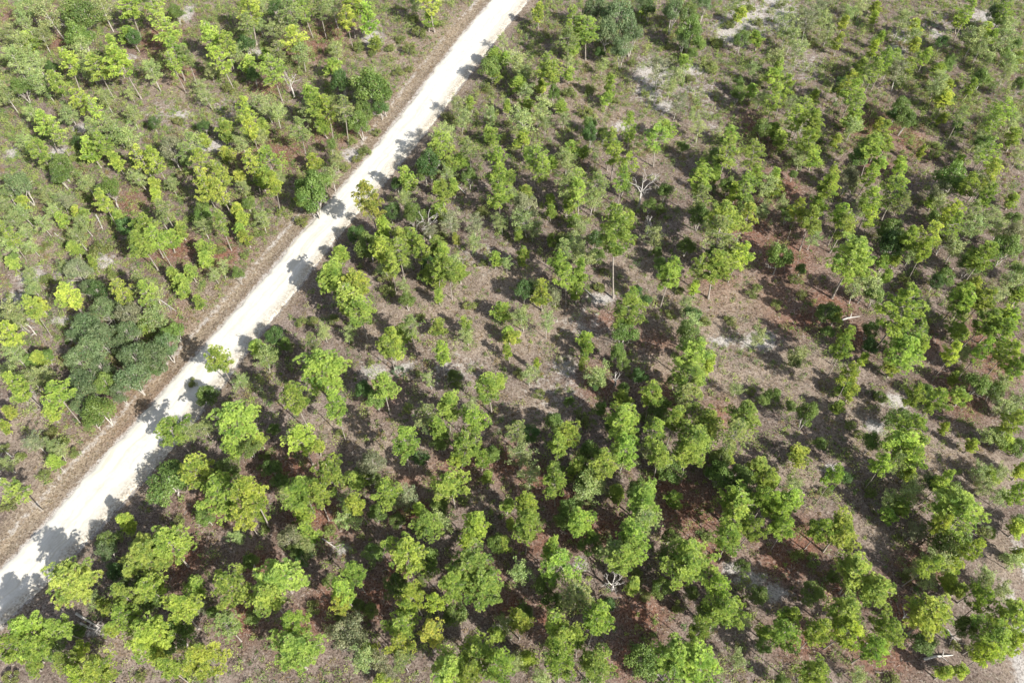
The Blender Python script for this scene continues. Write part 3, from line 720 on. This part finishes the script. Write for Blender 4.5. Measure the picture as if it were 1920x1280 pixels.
(480, 960): """y 30 20 80;y 340 10 110;p 400 160 120 170;a 260 190 180;g 400 270 130;b 310 290 120;p 170 450 330 270;p 100 610 220 190;d 350 340 110;p 270 830 190;p 280 1050 330 290;p 750 450 180 190;p 680 590 180 210;y 630 680 130
b 880 310 140 120;b 760 710 100;b 860 750 110;a 690 910 290 260;p 1100 370 270 290;b 1290 370 170 190;b 1040 560 160;y 1200 610 180 210;p 1140 700 130;p 1640 390 340 300;p 1690 580 320 260;p 1460 560 190 220
y 1350 680 130;b 1500 760 160;y 1630 90 190 180;y 1600 210 100 140;b 1800 220 120;p 1850 240 90;p 1270 70 200 180;g 1410 70 150;b 1070 60 110;g 720 30 140;b 900 20 120;p 1900 90 70;p 1100 880 210 190;y 1060 990 180 140
l 1300 920 170;g 1100 1090 160;g 830 1110 160;a 920 1140 130;y 870 1010 100;y 940 1260 110;a 1010 1240 100;b 1620 1010 130;p 1470 1160 300 260;p 1690 1060 300 250;p 1860 1120 220 260;p 1800 920 110;g 1900 840 110
p 1600 1240 200;s 540 500 100;s 1250 500 110;s 640 780 90;s 420 720 110;s 60 130 80;s 560 130 90""",
(960, 960): """p 110 90 200 240;p 540 70 200 190;b 410 60 140;g 980 50 260 160;p 900 180 240 230;g 740 290 220 200;b 600 250 160;p 820 370 230 240;p 930 290 170;p 1320 300 190 190;p 1330 400 300 240;b 1190 180 120;b 1180 320 140
p 1660 70 260 210;p 1640 200 210 200;p 1790 100 150;b 1720 400 100;p 1560 570 180 190;p 1570 740 240 230;b 1450 760 160;p 1430 870 160 130;p 910 560 120;b 1110 560 130;b 1350 600 100;d 720 710 110;p 290 290 150 190
p 330 410 250 240;g 480 600 270 240;b 260 530 160;b 320 690 140;p 320 800 200 190;p 360 930 250 210;p 620 820 230 250;p 510 960 130;y 60 820 160;b 80 750 130;y 140 1100 110 230;g 20 1120 110;p 370 1150 230 260
p 620 1170 240 230;b 980 1120 220 240;p 1190 1050 310 250;p 1430 1120 330 320;b 1180 1220 300 210;p 1880 890 110;g 1720 800 110;b 1850 620 130;g 1690 1110 110;g 100 450 130;b 1890 1000 110;s 200 70 90;s 1000 620 90
s 1240 700 100;s 930 450 90;g 220 1240 110;s 1480 180 100""",
(1440, 960): """p 140 110 170;p 80 30 130;p 400 110 180;y 550 130 260 230;d 350 110 100;s 340 360 110;s 240 310 80;p 680 460 260 210;p 770 590 240 230;g 620 560 150;b 490 490 90;p 590 720 260 210;y 570 890 220 240;p 370 900 190 240
b 330 610 150;p 90 910 240 240;p 160 770 140;p 880 860 200 180;p 790 1000 180 190;y 1230 780 330 250;b 1180 970 170 150;p 1610 690 180 200;b 1500 850 150 200;p 1830 790 260 230;p 1670 930 270 270;y 1660 1070 170 150
y 1820 990 160 190;b 1370 190 280 240;p 1400 50 230 130;p 1510 270 150;y 1270 60 130;y 1410 390 120;g 1260 350 160;p 1180 400 150;g 1100 430 120;g 1170 490 110;s 1620 160 110;y 1350 520 110;p 1440 570 110;g 1600 550 150
g 1620 480 110;g 1760 590 120;y 1870 130 110;b 1890 60 90;g 1850 370 120;y 1890 330 90;y 1440 1170 100;y 1310 1210 110;s 940 1260 110;g 700 1240 110;p 380 1220 230 190;b 110 1250 100;p 930 30 100;s 980 190 70
a 1080 160 110;s 1540 1040 110;s 1050 470 90;s 1790 340 90;s 1400 1000 80"""}

BASE = {'p': (.290, .395, .100), 'y': (.355, .440, .102), 'g': (.245, .315, .130), 'b': (.135, .205, .055),
        'o': (.125, .185, .090), 'd': (.075, .140, .042), 's': (.160, .200, .062), 'a': (.200, .225, .140), 'l': (.36, .41, .105)}
CWORD = {'p': 'bright-green', 'y': 'lime-green', 'g': 'pale-green', 'b': 'dark-green', 'o': 'blue-green',
         'd': 'deep-green', 's': 'olive-green', 'a': 'grey-green', 'l': 'yellow'}
LAND = [(1200, 335, 'the bleached dead tree'), (692, 370, 'the yellow pine at the road'), (200, 660, 'the big bluish oaks'),
        (1225, 140, 'the white sand patch'), (1062, 682, 'the grey dead palmetto'), (1600, 480, 'the big round pine'),
        (190, 1175, 'the fallen white branches'), (1180, 1170, 'the black shaded hollow'), (1160, 55, 'the tall bluish oaks')]
parts_info = []
road_len = []
used = set()


def place(root_name, proto, x, y, z, s_xy, s_z, rz, lean, color, label, cat, group, trunk_name='trunk', crown_name='crown'):
    e = bpy.data.objects.new(root_name, None)
    e.empty_display_size = .3
    C.objects.link(e)
    e.location = (x, y, z)
    e.rotation_euler = (lean[0], lean[1], rz)
    e.scale = (s_xy, s_xy, s_z)
    e['label'] = label
    e['category'] = cat
    if group:
        e['group'] = group
    for nm, me in ((trunk_name, proto[0]), (crown_name, proto[1])):
        c = bpy.data.objects.new(nm, me)
        C.objects.link(c)
        c.parent = e
        c.color = (*color, 1)
    return e


ONES = 'zero one two three four five six seven eight nine ten eleven twelve thirteen fourteen fifteen sixteen seventeen eighteen nineteen'.split()
TENS = 'x x twenty thirty forty fifty sixty seventy eighty ninety'.split()


def words(n):
    n = max(0, min(n, 99))
    return ONES[n] if n < 20 else TENS[n // 10] + ('-' + ONES[n % 10] if n % 10 else '')


def make_label(word, cword, size_word, px, py, me):
    """look, then what stands next to it, then the place in the photo"""
    near = min(LAND, key=lambda l: math.hypot(px - l[0], py - l[1]))
    if 14 < math.hypot(px - near[0], py - near[1]) < 75:
        q = (near[0], near[1], near[2])
        cword = cword if len((size_word + ' ' + cword + ' ' + word + ' right of ' + near[2]).split()) < 11 else cword
    else:
        best = None
        for (x2, y2, t2) in NEIGH:
            d2 = math.hypot(px - x2, py - y2)
            if d2 > 6 and t2 != me and (best is None or d2 < best[0]):
                best = (d2, x2, y2, t2)
        q = best[1:4]
        q = (q[0], q[1], ('an ' if q[2][0] in 'aeiou' else 'a ') + q[2])
    dx, dy = px - q[0], py - q[1]
    rel = ('left of ' if dx < 0 else 'right of ') if abs(dx) > abs(dy) else ('above ' if dy < 0 else 'below ')
    a, b = round(px / 19.2), round(py / 12.8)
    cword = cword if len(q[2].split()) + len(word.split()) < 8 else cword
    n_w = 1 + 1 + len(word.split()) + len((rel + q[2]).split()) + 6
    if n_w > 16:
        q = (q[0], q[1], q[2].replace(' at the road', '').replace('fallen white', 'fallen').replace('big ', '').replace('tall ', ''))
    alts = [size_word] + {'small': ['smallish', 'little'], 'medium': ['middling', 'mid-sized'], 'large': ['big', 'broad']}[size_word]
    for k in range(12):
        lab = f'{alts[k % 3]} {cword} {word} {rel}{q[2]}, {words(a)} percent across, {words(b + k // 3)} percent down'
        if lab not in used:
            break
    used.add(lab)
    return lab


items = []
for (tx, ty), txt in TILES.items():
    for ent in txt.replace('\n', ';').split(';'):
        f = ent.split()
        if len(f) < 4:
            continue
        k = f[0]
        zx, zy, w = map(float, f[1:4])
        hh = float(f[4]) if len(f) > 4 else w * 1.05
        items.append((k, tx + zx / 4, ty + zy / 4, w / 4, hh / 4))

rr = random.Random(77)


def kindword(k, w):
    return {'s': 'shrub', 'b': 'broadleaf', 'd': 'broadleaf', 'o': 'oak', 'g': 'scrub oak', 'a': 'scrub oak' if w < 38 else 'oak'}.get(k) or ('young pine' if w < 32 else 'pine')


NEIGH = [(px, py, CWORD[k] + ' ' + kindword(k, w).split()[-1]) for k, px, py, w, hh in items]
NP = {}
GROW = {'pine_tree': 1.33, 'thin_pine': 1.36, 'young_pine': 1.36, 'scrub_oak': 1.4, 'broadleaf_tree': 1.15, 'oak_tree': 1.12, 'shrub': 1.25}
for k, px, py, w, hh in items:
    if k == 's':
        proto = rr.choice(SHRUBS); kind, cat, word, grp = 'shrub', 'shrub', 'shrub', 'shrubs scattered over the forest floor'
    elif k in 'bd':
        proto = rr.choice(BROAD); kind, cat, word, grp = 'broadleaf_tree', 'tree', 'broadleaf', 'bushy broadleaf trees among the pines'
    elif k == 'o':
        proto = rr.choice(OAKS); kind, cat, word, grp = 'oak_tree', 'oak', 'oak', 'spreading oaks'
    elif k in 'ga':
        if k == 'a' and w > 38:
            proto = rr.choice(OAKS); kind, cat, word, grp = 'oak_tree', 'oak', 'oak', 'spreading oaks'
        elif k == 'g' and (w > 44 or (w > 33 and rr.random() < .35)):
            proto = rr.choice(OPENP); kind, cat, word, grp = 'thin_pine', 'pine tree', 'open pine', 'open crowned pines'
        else:
            proto = rr.choice(SCRUB); kind, cat, word, grp = 'scrub_oak', 'scrub oak', 'scrub oak', 'slender scrub oaks'
    elif w < 32:
        proto = rr.choice(YOUNG); kind, cat, word, grp = 'young_pine', 'young pine', 'young pine', 'young pines'
    else:
        proto = rr.choice(PINES if rr.random() < (.30 + .65 * min(max(py - 250, 0) / 450, 1)) else LOOSE); kind, cat, word, grp = 'pine_tree', 'pine tree', 'pine', 'tall pines'
    # solve size from the crown's width and height in the picture
    hc = 6.0
    for it in range(4):
        x, y, dep = px2w(px, py, hc)
        dist_ang = math.atan2(math.hypot(x, y), CAM_H - hc)
        R = w * dep / F / 2
        E = hh * dep / F / 2
        s_xy = R / proto[3]
        ca, sa = math.cos(dist_ang), math.sin(dist_ang)
        L2 = max((E * E - (R * ca) ** 2), 0.0) ** .5 / sa
        if k == 's':
            s_z = s_xy * 1.0
        else:
            L2 = min(max(L2, .8 * R), 1.9 * R)
            s_z = 2 * L2 / proto[4]
            lim = {'pine_tree': (8.0, 16.5), 'thin_pine': (7, 15), 'young_pine': (3.0, 7.5), 'scrub_oak': (3.0, 8), 'broadleaf_tree': (2.2, 8.5), 'oak_tree': (4, 9)}[kind]
            s_z = min(max(s_z, lim[0] / proto[2]), lim[1] / proto[2])
        hc = proto[5] * s_z
    x, y, dep = px2w(px, py, hc)
    zg = float(GZ(np.array([x]), np.array([y]))[0])
    j = rr.uniform(.84, 1.2)
    c = [v * j * rr.uniform(.95, 1.05) for v in BASE[k]]
    sw = {0: 'small', 1: 'medium', 2: 'large'}[0 if w < 28 else 1 if w < 48 else 2]
    lab = make_label(word, CWORD[k], sw, px, py, CWORD[k] + ' ' + word.split()[-1])
    place(kind, proto, x, y, zg, s_xy * GROW[kind] * (.88 + .12 * min(max(py - 350, 0) / 450, 1)), s_z * 1.04, rr.uniform(0, 6.28), (rr.gauss(0, .03), rr.gauss(0, .03)), c, lab, cat, grp,
          trunk_name='stem' if k == 's' else 'trunk', crown_name='foliage' if k == 's' else 'crown')
    NP[kind] = NP.get(kind, 0) + 1
    parts_info.append((x, y, s_xy * proto[3]))
print('plants', len(items), NP)


# ------------------------------------------------------------------ dead trees, fallen branches, dead palmetto
def dead_tree(px, py, h, label, seed, spread=.55, tilt=(0, 0)):
    r = random.Random(seed)
    x, y, _ = px2w(px, py, 0)
    e = bpy.data.objects.new('dead_tree', None)
    C.objects.link(e)
    e.location = (x, y, 0)
    e.rotation_euler = (tilt[0], tilt[1], 0)
    e['label'] = label
    e['category'] = 'dead tree'
    e['group'] = 'bare dead trees'
    T = Tubes()
    top = Vector((r.uniform(-.2, .2), r.uniform(-.2, .2), h * .45))
    T.add([Vector((0, 0, -.1)), top * .5 + Vector((.08, -.05, 0)), top], [.17, .13, .11], 8)
    B = Tubes()
    for k in range(4):
        a = k * 1.6 + r.uniform(-.4, .4)
        d = Vector((math.cos(a) * .7, math.sin(a) * .7, 1)).normalized()
        tree_skeleton(r, B, top - Vector((0, 0, .05 * k)), d, h * .19, .075, 3, [], spread, .05)
    for nm, t in (('trunk', T), ('branches', B)):
        o = bpy.data.objects.new(nm, t.mesh('dead_' + nm, M_DEAD))
        C.objects.link(o)
        o.parent = e


dead_tree(1196, 392, 7.5, 'bleached bare dead tree with forked white limbs, right of centre in the upper half', 5)
dead_tree(1212, 440, 3.2, 'low grey dead tree just below the tall bleached one', 6)
dead_tree(552, 182, 5.0, 'bare white dead tree left of the round dark bush by the road', 7)
dead_tree(806, 448, 5.5, 'grey dead tree right of the road beside a dark green tree', 8)
dead_tree(1146, 1105, 3.6, 'small white dead tree above the black shaded hollow near the bottom', 9)
dead_tree(75, 840, 2.6, 'low tangled grey dead tree near the left edge of the photo', 10)
dead_tree(8, 905, 3.4, 'bare dead tree touching the left edge below the brush', 12)
dead_tree(1153, 722, 2.4, 'small bare grey dead tree in shade right of the dead palmetto', 13)


def log(x0, y0, x1, y1, label, seed, r0=.13):
    r = random.Random(seed)
    a = Vector((*px2w(x0, y0)[:2], .14)); b = Vector((*px2w(x1, y1)[:2], .14))
    m = (a + b) / 2
    T = Tubes()
    L = (b - a).length
    q = Vector((r.uniform(-.15, .15), r.uniform(-.15, .15), .05)) * L * .3
    V = [a - m, (a - m) * .3 + q, (b - m) * .4 + q * .5, b - m]
    T.add(V, [r0, r0 * .85, r0 * .6, r0 * .25], 7)
    d = (b - a).normalized()
    s = Vector((-d.y, d.x, 0))
    for k in range(r.randint(3, 6)):
        p = V[1].lerp(V[3], r.uniform(0, .95))
        e = p + d * r.uniform(.2, .7) + s * r.choice((-1, 1)) * r.uniform(.3, .9) + Vector((0, 0, r.uniform(0, .5)))
        T.add([p, (p + e) / 2 + Vector((0, 0, .08)), e], [r0 * .35, r0 * .22, .01], 4)
    o = bpy.data.objects.new('fallen_log', T.mesh('fallen_log', M_DEAD))
    C.objects.link(o)
    o.location = m
    o['label'] = label
    o['category'] = 'log'
    o['group'] = 'fallen logs on the forest floor'


log(1578, 601, 1612, 594, 'short pale log beside a dark green bush, 83% across, 47% down', 1)
log(1730, 1236, 1786, 1228, 'long grey log lying level near the bottom right corner', 2, .16)
log(144, 1150, 190, 1178, 'bleached fallen branch near the lower left corner below the road', 3, .16)
log(152, 1168, 200, 1186, 'second bleached fallen branch lying just under its twin at lower left', 4, .12)
log(180, 404, 194, 432, 'pale log in deep shade, 10% across, 33% down the photo', 5)
log(47, 606, 70, 630, 'white log near the left edge, below a lime green tree', 6)
log(102, 437, 122, 452, 'thin pale log, 6% across, 35% down the photo', 7, .09)
log(852, 345, 874, 366, 'curved grey log right of the road, 45% across, 28% down', 8, .12)
log(0, 836, 24, 858, 'dark ended log touching the left edge, 66% down the photo', 9)
log(1098, 545, 1126, 570, 'weathered grey log in open litter, 58% across, 44% down', 10, .1)
log(300, 563, 332, 585, 'pale log on brown ground left of the road, 45% down', 11, .09)
log(1540, 905, 1568, 868, 'pale log in the dry clearing, 81% across, 69% down', 12, .09)
log(605, 1010, 634, 1030, 'short grey log between bottom pines, 32% across, 80% down', 13, .1)
log(1690, 1163, 1700, 1150, 'small pale log beside the lime green pine at lower right', 14, .09)
log(1455, 1000, 1474, 980, 'light log among red needles, 76% across, 77% down', 15, .1)
log(1775, 1180, 1800, 1215, 'forked grey log below the lime green pine at lower right', 16, .12)


def palmetto(px, py, R, label, mat, color, seed):
    r = random.Random(seed)
    rng = np.random.default_rng(seed)
    x, y, _ = px2w(px, py)
    e = bpy.data.objects.new('palmetto', None)
    C.objects.link(e)
    e.location = (x, y, 0)
    e['label'] = label
    e['category'] = 'palmetto'
    e['group'] = 'palmettos'
    v, t = [], []
    T = Tubes()
    for k in range(14):
        az = k * 2.4 + r.uniform(-.3, .3)
        el = r.uniform(.25, 1.0)
        d = Vector((math.cos(az) * math.cos(el), math.sin(az) * math.cos(el), math.sin(el)))
        c = d * R * .55
        T.add([Vector((0, 0, 0)), c], [.02, .012], 4)
        side = Vector((-math.sin(az), math.cos(az), 0))
        upv = d.cross(side) * -1
        for q in range(13):
            an = (q - 6) / 6 * 1.35
            l = (d * math.cos(an) + side * math.sin(an)).normalized() * R * .5 * (1 - .25 * abs(q - 6) / 6)
            l = l + Vector((0, 0, -.12 * R))
            s = l.normalized().cross(upv).normalized() * .035
            for p in (c, c + l * .5 - s, c + l, c + l * .5 + s):
                v.append(tuple(p)); t.append((r.uniform(.3, .8), 0))
    for nm, me in (('stem', T.mesh('palmetto_stem', M_DEAD)), ('fronds', quads_mesh('palmetto_fronds', np.array(v), np.array(t), M_LEAF))):
        o = bpy.data.objects.new(nm, me)
        C.objects.link(o)
        o.parent = e
        o.color = (*color, 1)


palmetto(1062, 682, 1.5, 'grey dead palmetto with radiating fronds in shade near the photo centre', None, (.34, .31, .29), 1)
palmetto(748, 700, 1.2, 'dark spiky palmetto in shade left of the photo centre', None, (.10, .14, .09), 2)
palmetto(1122, 540, 1.0, 'small olive palmetto on open litter, 58% across, 42% down', None, (.14, .15, .04), 3)
palmetto(1495, 850, 1.1, 'yellow green palmetto in the dry clearing, 78% across, 66% down', None, (.2, .2, .04), 4)
palmetto(1850, 1000, 1.2, 'round dark palmetto, 96% across, 78% down the photo', None, (.08, .12, .03), 5)
palmetto(1648, 745, 1.1, 'dark palmetto beside the sandy patch, 86% across, 58% down', None, (.07, .11, .03), 6)


# ------------------------------------------------------------------ ground cover nobody could count
def scatter(n, seed, region=(-112, 112, 8, 168), road_gap=.5):
    rng = np.random.default_rng(seed)
    x = rng.uniform(region[0], region[1], n)
    y = rng.uniform(region[2], region[3], n)
    ok = np.abs(x) < 18 + y * .66 + 10
    l, r_ = road_x(y)
    ok &= (x < l - road_gap) | (x > r_ + road_gap * .6)
    return x[ok], y[ok], rng


def attr_at(x, y):
    i = np.clip(np.searchsorted(GX, x) - 1, 0, len(GX) - 1)
    j = np.clip(np.searchsorted(GY, y) - 1, 0, len(GY) - 1)
    return GCOL[j, i]


def clumpy(x, y, s, seed):
    return .5 + .5 * wob(x, y, s, seed)


def cover_stuff():
    # low leafy plants
    x, y, rng = scatter(80000, 5, road_gap=3.4)
    a = attr_at(x, y)
    prob = np.clip(.2 + 1.3 * clumpy(x, y, .35, 4) ** 2 * clumpy(x, y, .11, 9) ** .5, 0, 1) * (1 - .75 * a[:, 0]) * (1 - .55 * a[:, 1]) * (1 - .65 * a[:, 2])
    prob *= np.where((x < road_x(y)[0]) | (y > 100), 1.9, .8)
    k = rng.random(len(x)) < prob
    x, y = x[k], y[k]
    n = len(x)
    sz = rng.uniform(.2, .55, n)
    V, TT = [], []

    def bushes(x, y, sz, per, leaf, tall, dryp):
        n = len(x)
        c = np.stack((x, y, GZ(x, y)), 1)
        d = unit(rng, n * per)
        d[:, 2] = np.abs(d[:, 2]) * np.repeat(rng.uniform(.8, tall, n), per)
        rad = np.repeat(sz, per)[:, None] * (.35 + .65 * rng.random((n * per, 1)) ** .6)
        # three or four lobes per plant
        ph = np.repeat(rng.uniform(0, 6.28, n), per)
        lob = 1 + .4 * np.sin(np.arctan2(d[:, 1], d[:, 0]) * 3 + ph)
        cen = np.repeat(c, per, 0) + d * rad * lob[:, None]
        nn = unit(rng, n * per) + np.array([0, 0, .7])
        nn /= np.linalg.norm(nn, axis=1)[:, None]
        ti = np.repeat(rng.random(n), per) * .7 + rng.random(n * per) * .3
        dry = np.repeat((rng.random(n) < dryp) * rng.uniform(.4, .9, n), per)
        v, tt = leaves(rng, cen, nn, leaf, ti, dry)
        dk = np.repeat(np.repeat((rng.random(n) < .4) * rng.uniform(.3, 1, n), per), 4)
        tt = np.column_stack((tt, dk))
        V.append(v)
        TT.append(tt)

    bushes(x, y, sz, 46, .068, 1.3, .25)
    x, y, rng = scatter(38000, 15, road_gap=5.0)
    a = attr_at(x, y)
    left = x < road_x(y)[0]
    prob = (.08 + 1.1 * clumpy(x, y, .3, 14) ** 2) * (1 - .8 * a[:, 0]) * (1 - .7 * a[:, 1]) * (1 - .7 * a[:, 2]) * np.where(left | (y > 98), 1.0, .33)
    k = rng.random(len(x)) < prob
    x, y = x[k], y[k]
    bushes(x, y, rng.uniform(.25, .95, len(x)), 110, .075, 3.0, .12)
    # head-high saplings and suckers filling the thickets
    x, y, rng = scatter(9000, 25, road_gap=6.0)
    a = attr_at(x, y)
    left = x < road_x(y)[0]
    prob = (.12 + .95 * clumpy(x, y, .26, 21) ** 1.5) * (1 - .85 * a[:, 0]) * (1 - .8 * a[:, 1]) * (1 - .5 * a[:, 2]) * np.where(left | (y > 95), 1.0, .16)
    k = rng.random(len(x)) < prob
    x, y = x[k], y[k]
    bushes(x, y, rng.uniform(.28, .6, len(x)), 130, .07, 7.0, .08)
    v, tt = np.concatenate(V), np.concatenate(TT)
    o = bpy.data.objects.new('undergrowth', quads_mesh('undergrowth', v, tt, M_COVER))
    C.objects.link(o)
    o.color = (.25, .32, .105, 1)
    o['kind'] = 'stuff'
    o['label'] = 'low mixed leafy undergrowth covering the forest floor'
    o['category'] = 'undergrowth'
    print('undergrowth', n)
    # wiry grass tufts
    x, y, rng = scatter(130000, 6, road_gap=.15)
    a = attr_at(x, y)
    prob = np.clip(.35 + .5 * a[:, 1] + .5 * clumpy(x, y, .5, 2) - .3, 0, 1) * (1 - .7 * a[:, 0])
    k = rng.random(len(x)) < prob
    x, y = x[k], y[k]
    n = len(x)
    c = np.stack((x, y, GZ(x, y)), 1)
    ax = np.tile(np.array([[0, 0, 1.0]]), (n, 1)) + .3 * unit(rng, n)
    v, tt = needles(rng, c, ax, 7, .36, .035, .85, rng.random(n), .45)
    o = bpy.data.objects.new('dry_grass', quads_mesh('dry_grass', v, tt, M_COVER))
    C.objects.link(o)
    o.color = (.235, .195, .14, 1)
    o['kind'] = 'stuff'
    o['label'] = 'wiry dry grass tufts over the brown litter'
    o['category'] = 'grass'
    print('grass', n)
    # twigs and dead branches
    x, y, rng = scatter(26000, 7, road_gap=1.0)
    n = len(x)
    c = np.stack((x, y, GZ(x, y) + .05), 1)
    az = rng.uniform(0, 6.28, n)
    L = rng.uniform(.15, .8, n) ** 1.4
    d = np.stack((np.cos(az), np.sin(az), rng.uniform(-.05, .35, n)), 1)
    s = np.stack((-np.sin(az), np.cos(az), np.zeros(n)), 1) * rng.uniform(.008, .025, n)[:, None]
    up = np.array([0, 0, 1.0]) * .025
    a0, a1, a2 = c - s, c + s, c + up
    b0 = c + d * L[:, None] * 1.3
    v = np.stack((a0, a1, a2, b0), 1).reshape(-1, 3)
    i = np.arange(n)[:, None] * 4
    q = (i + np.array([[0, 1, 3, 1, 2, 3, 2, 0, 3]])).ravel()
    o = bpy.data.objects.new('twigs', mesh_np('twigs', v, q, np.full(n * 3, 3), M_DEAD))
    C.objects.link(o)
    o['kind'] = 'stuff'
    o['label'] = 'pale dead twigs strewn on the ground'
    o['category'] = 'twigs'


cover_stuff()
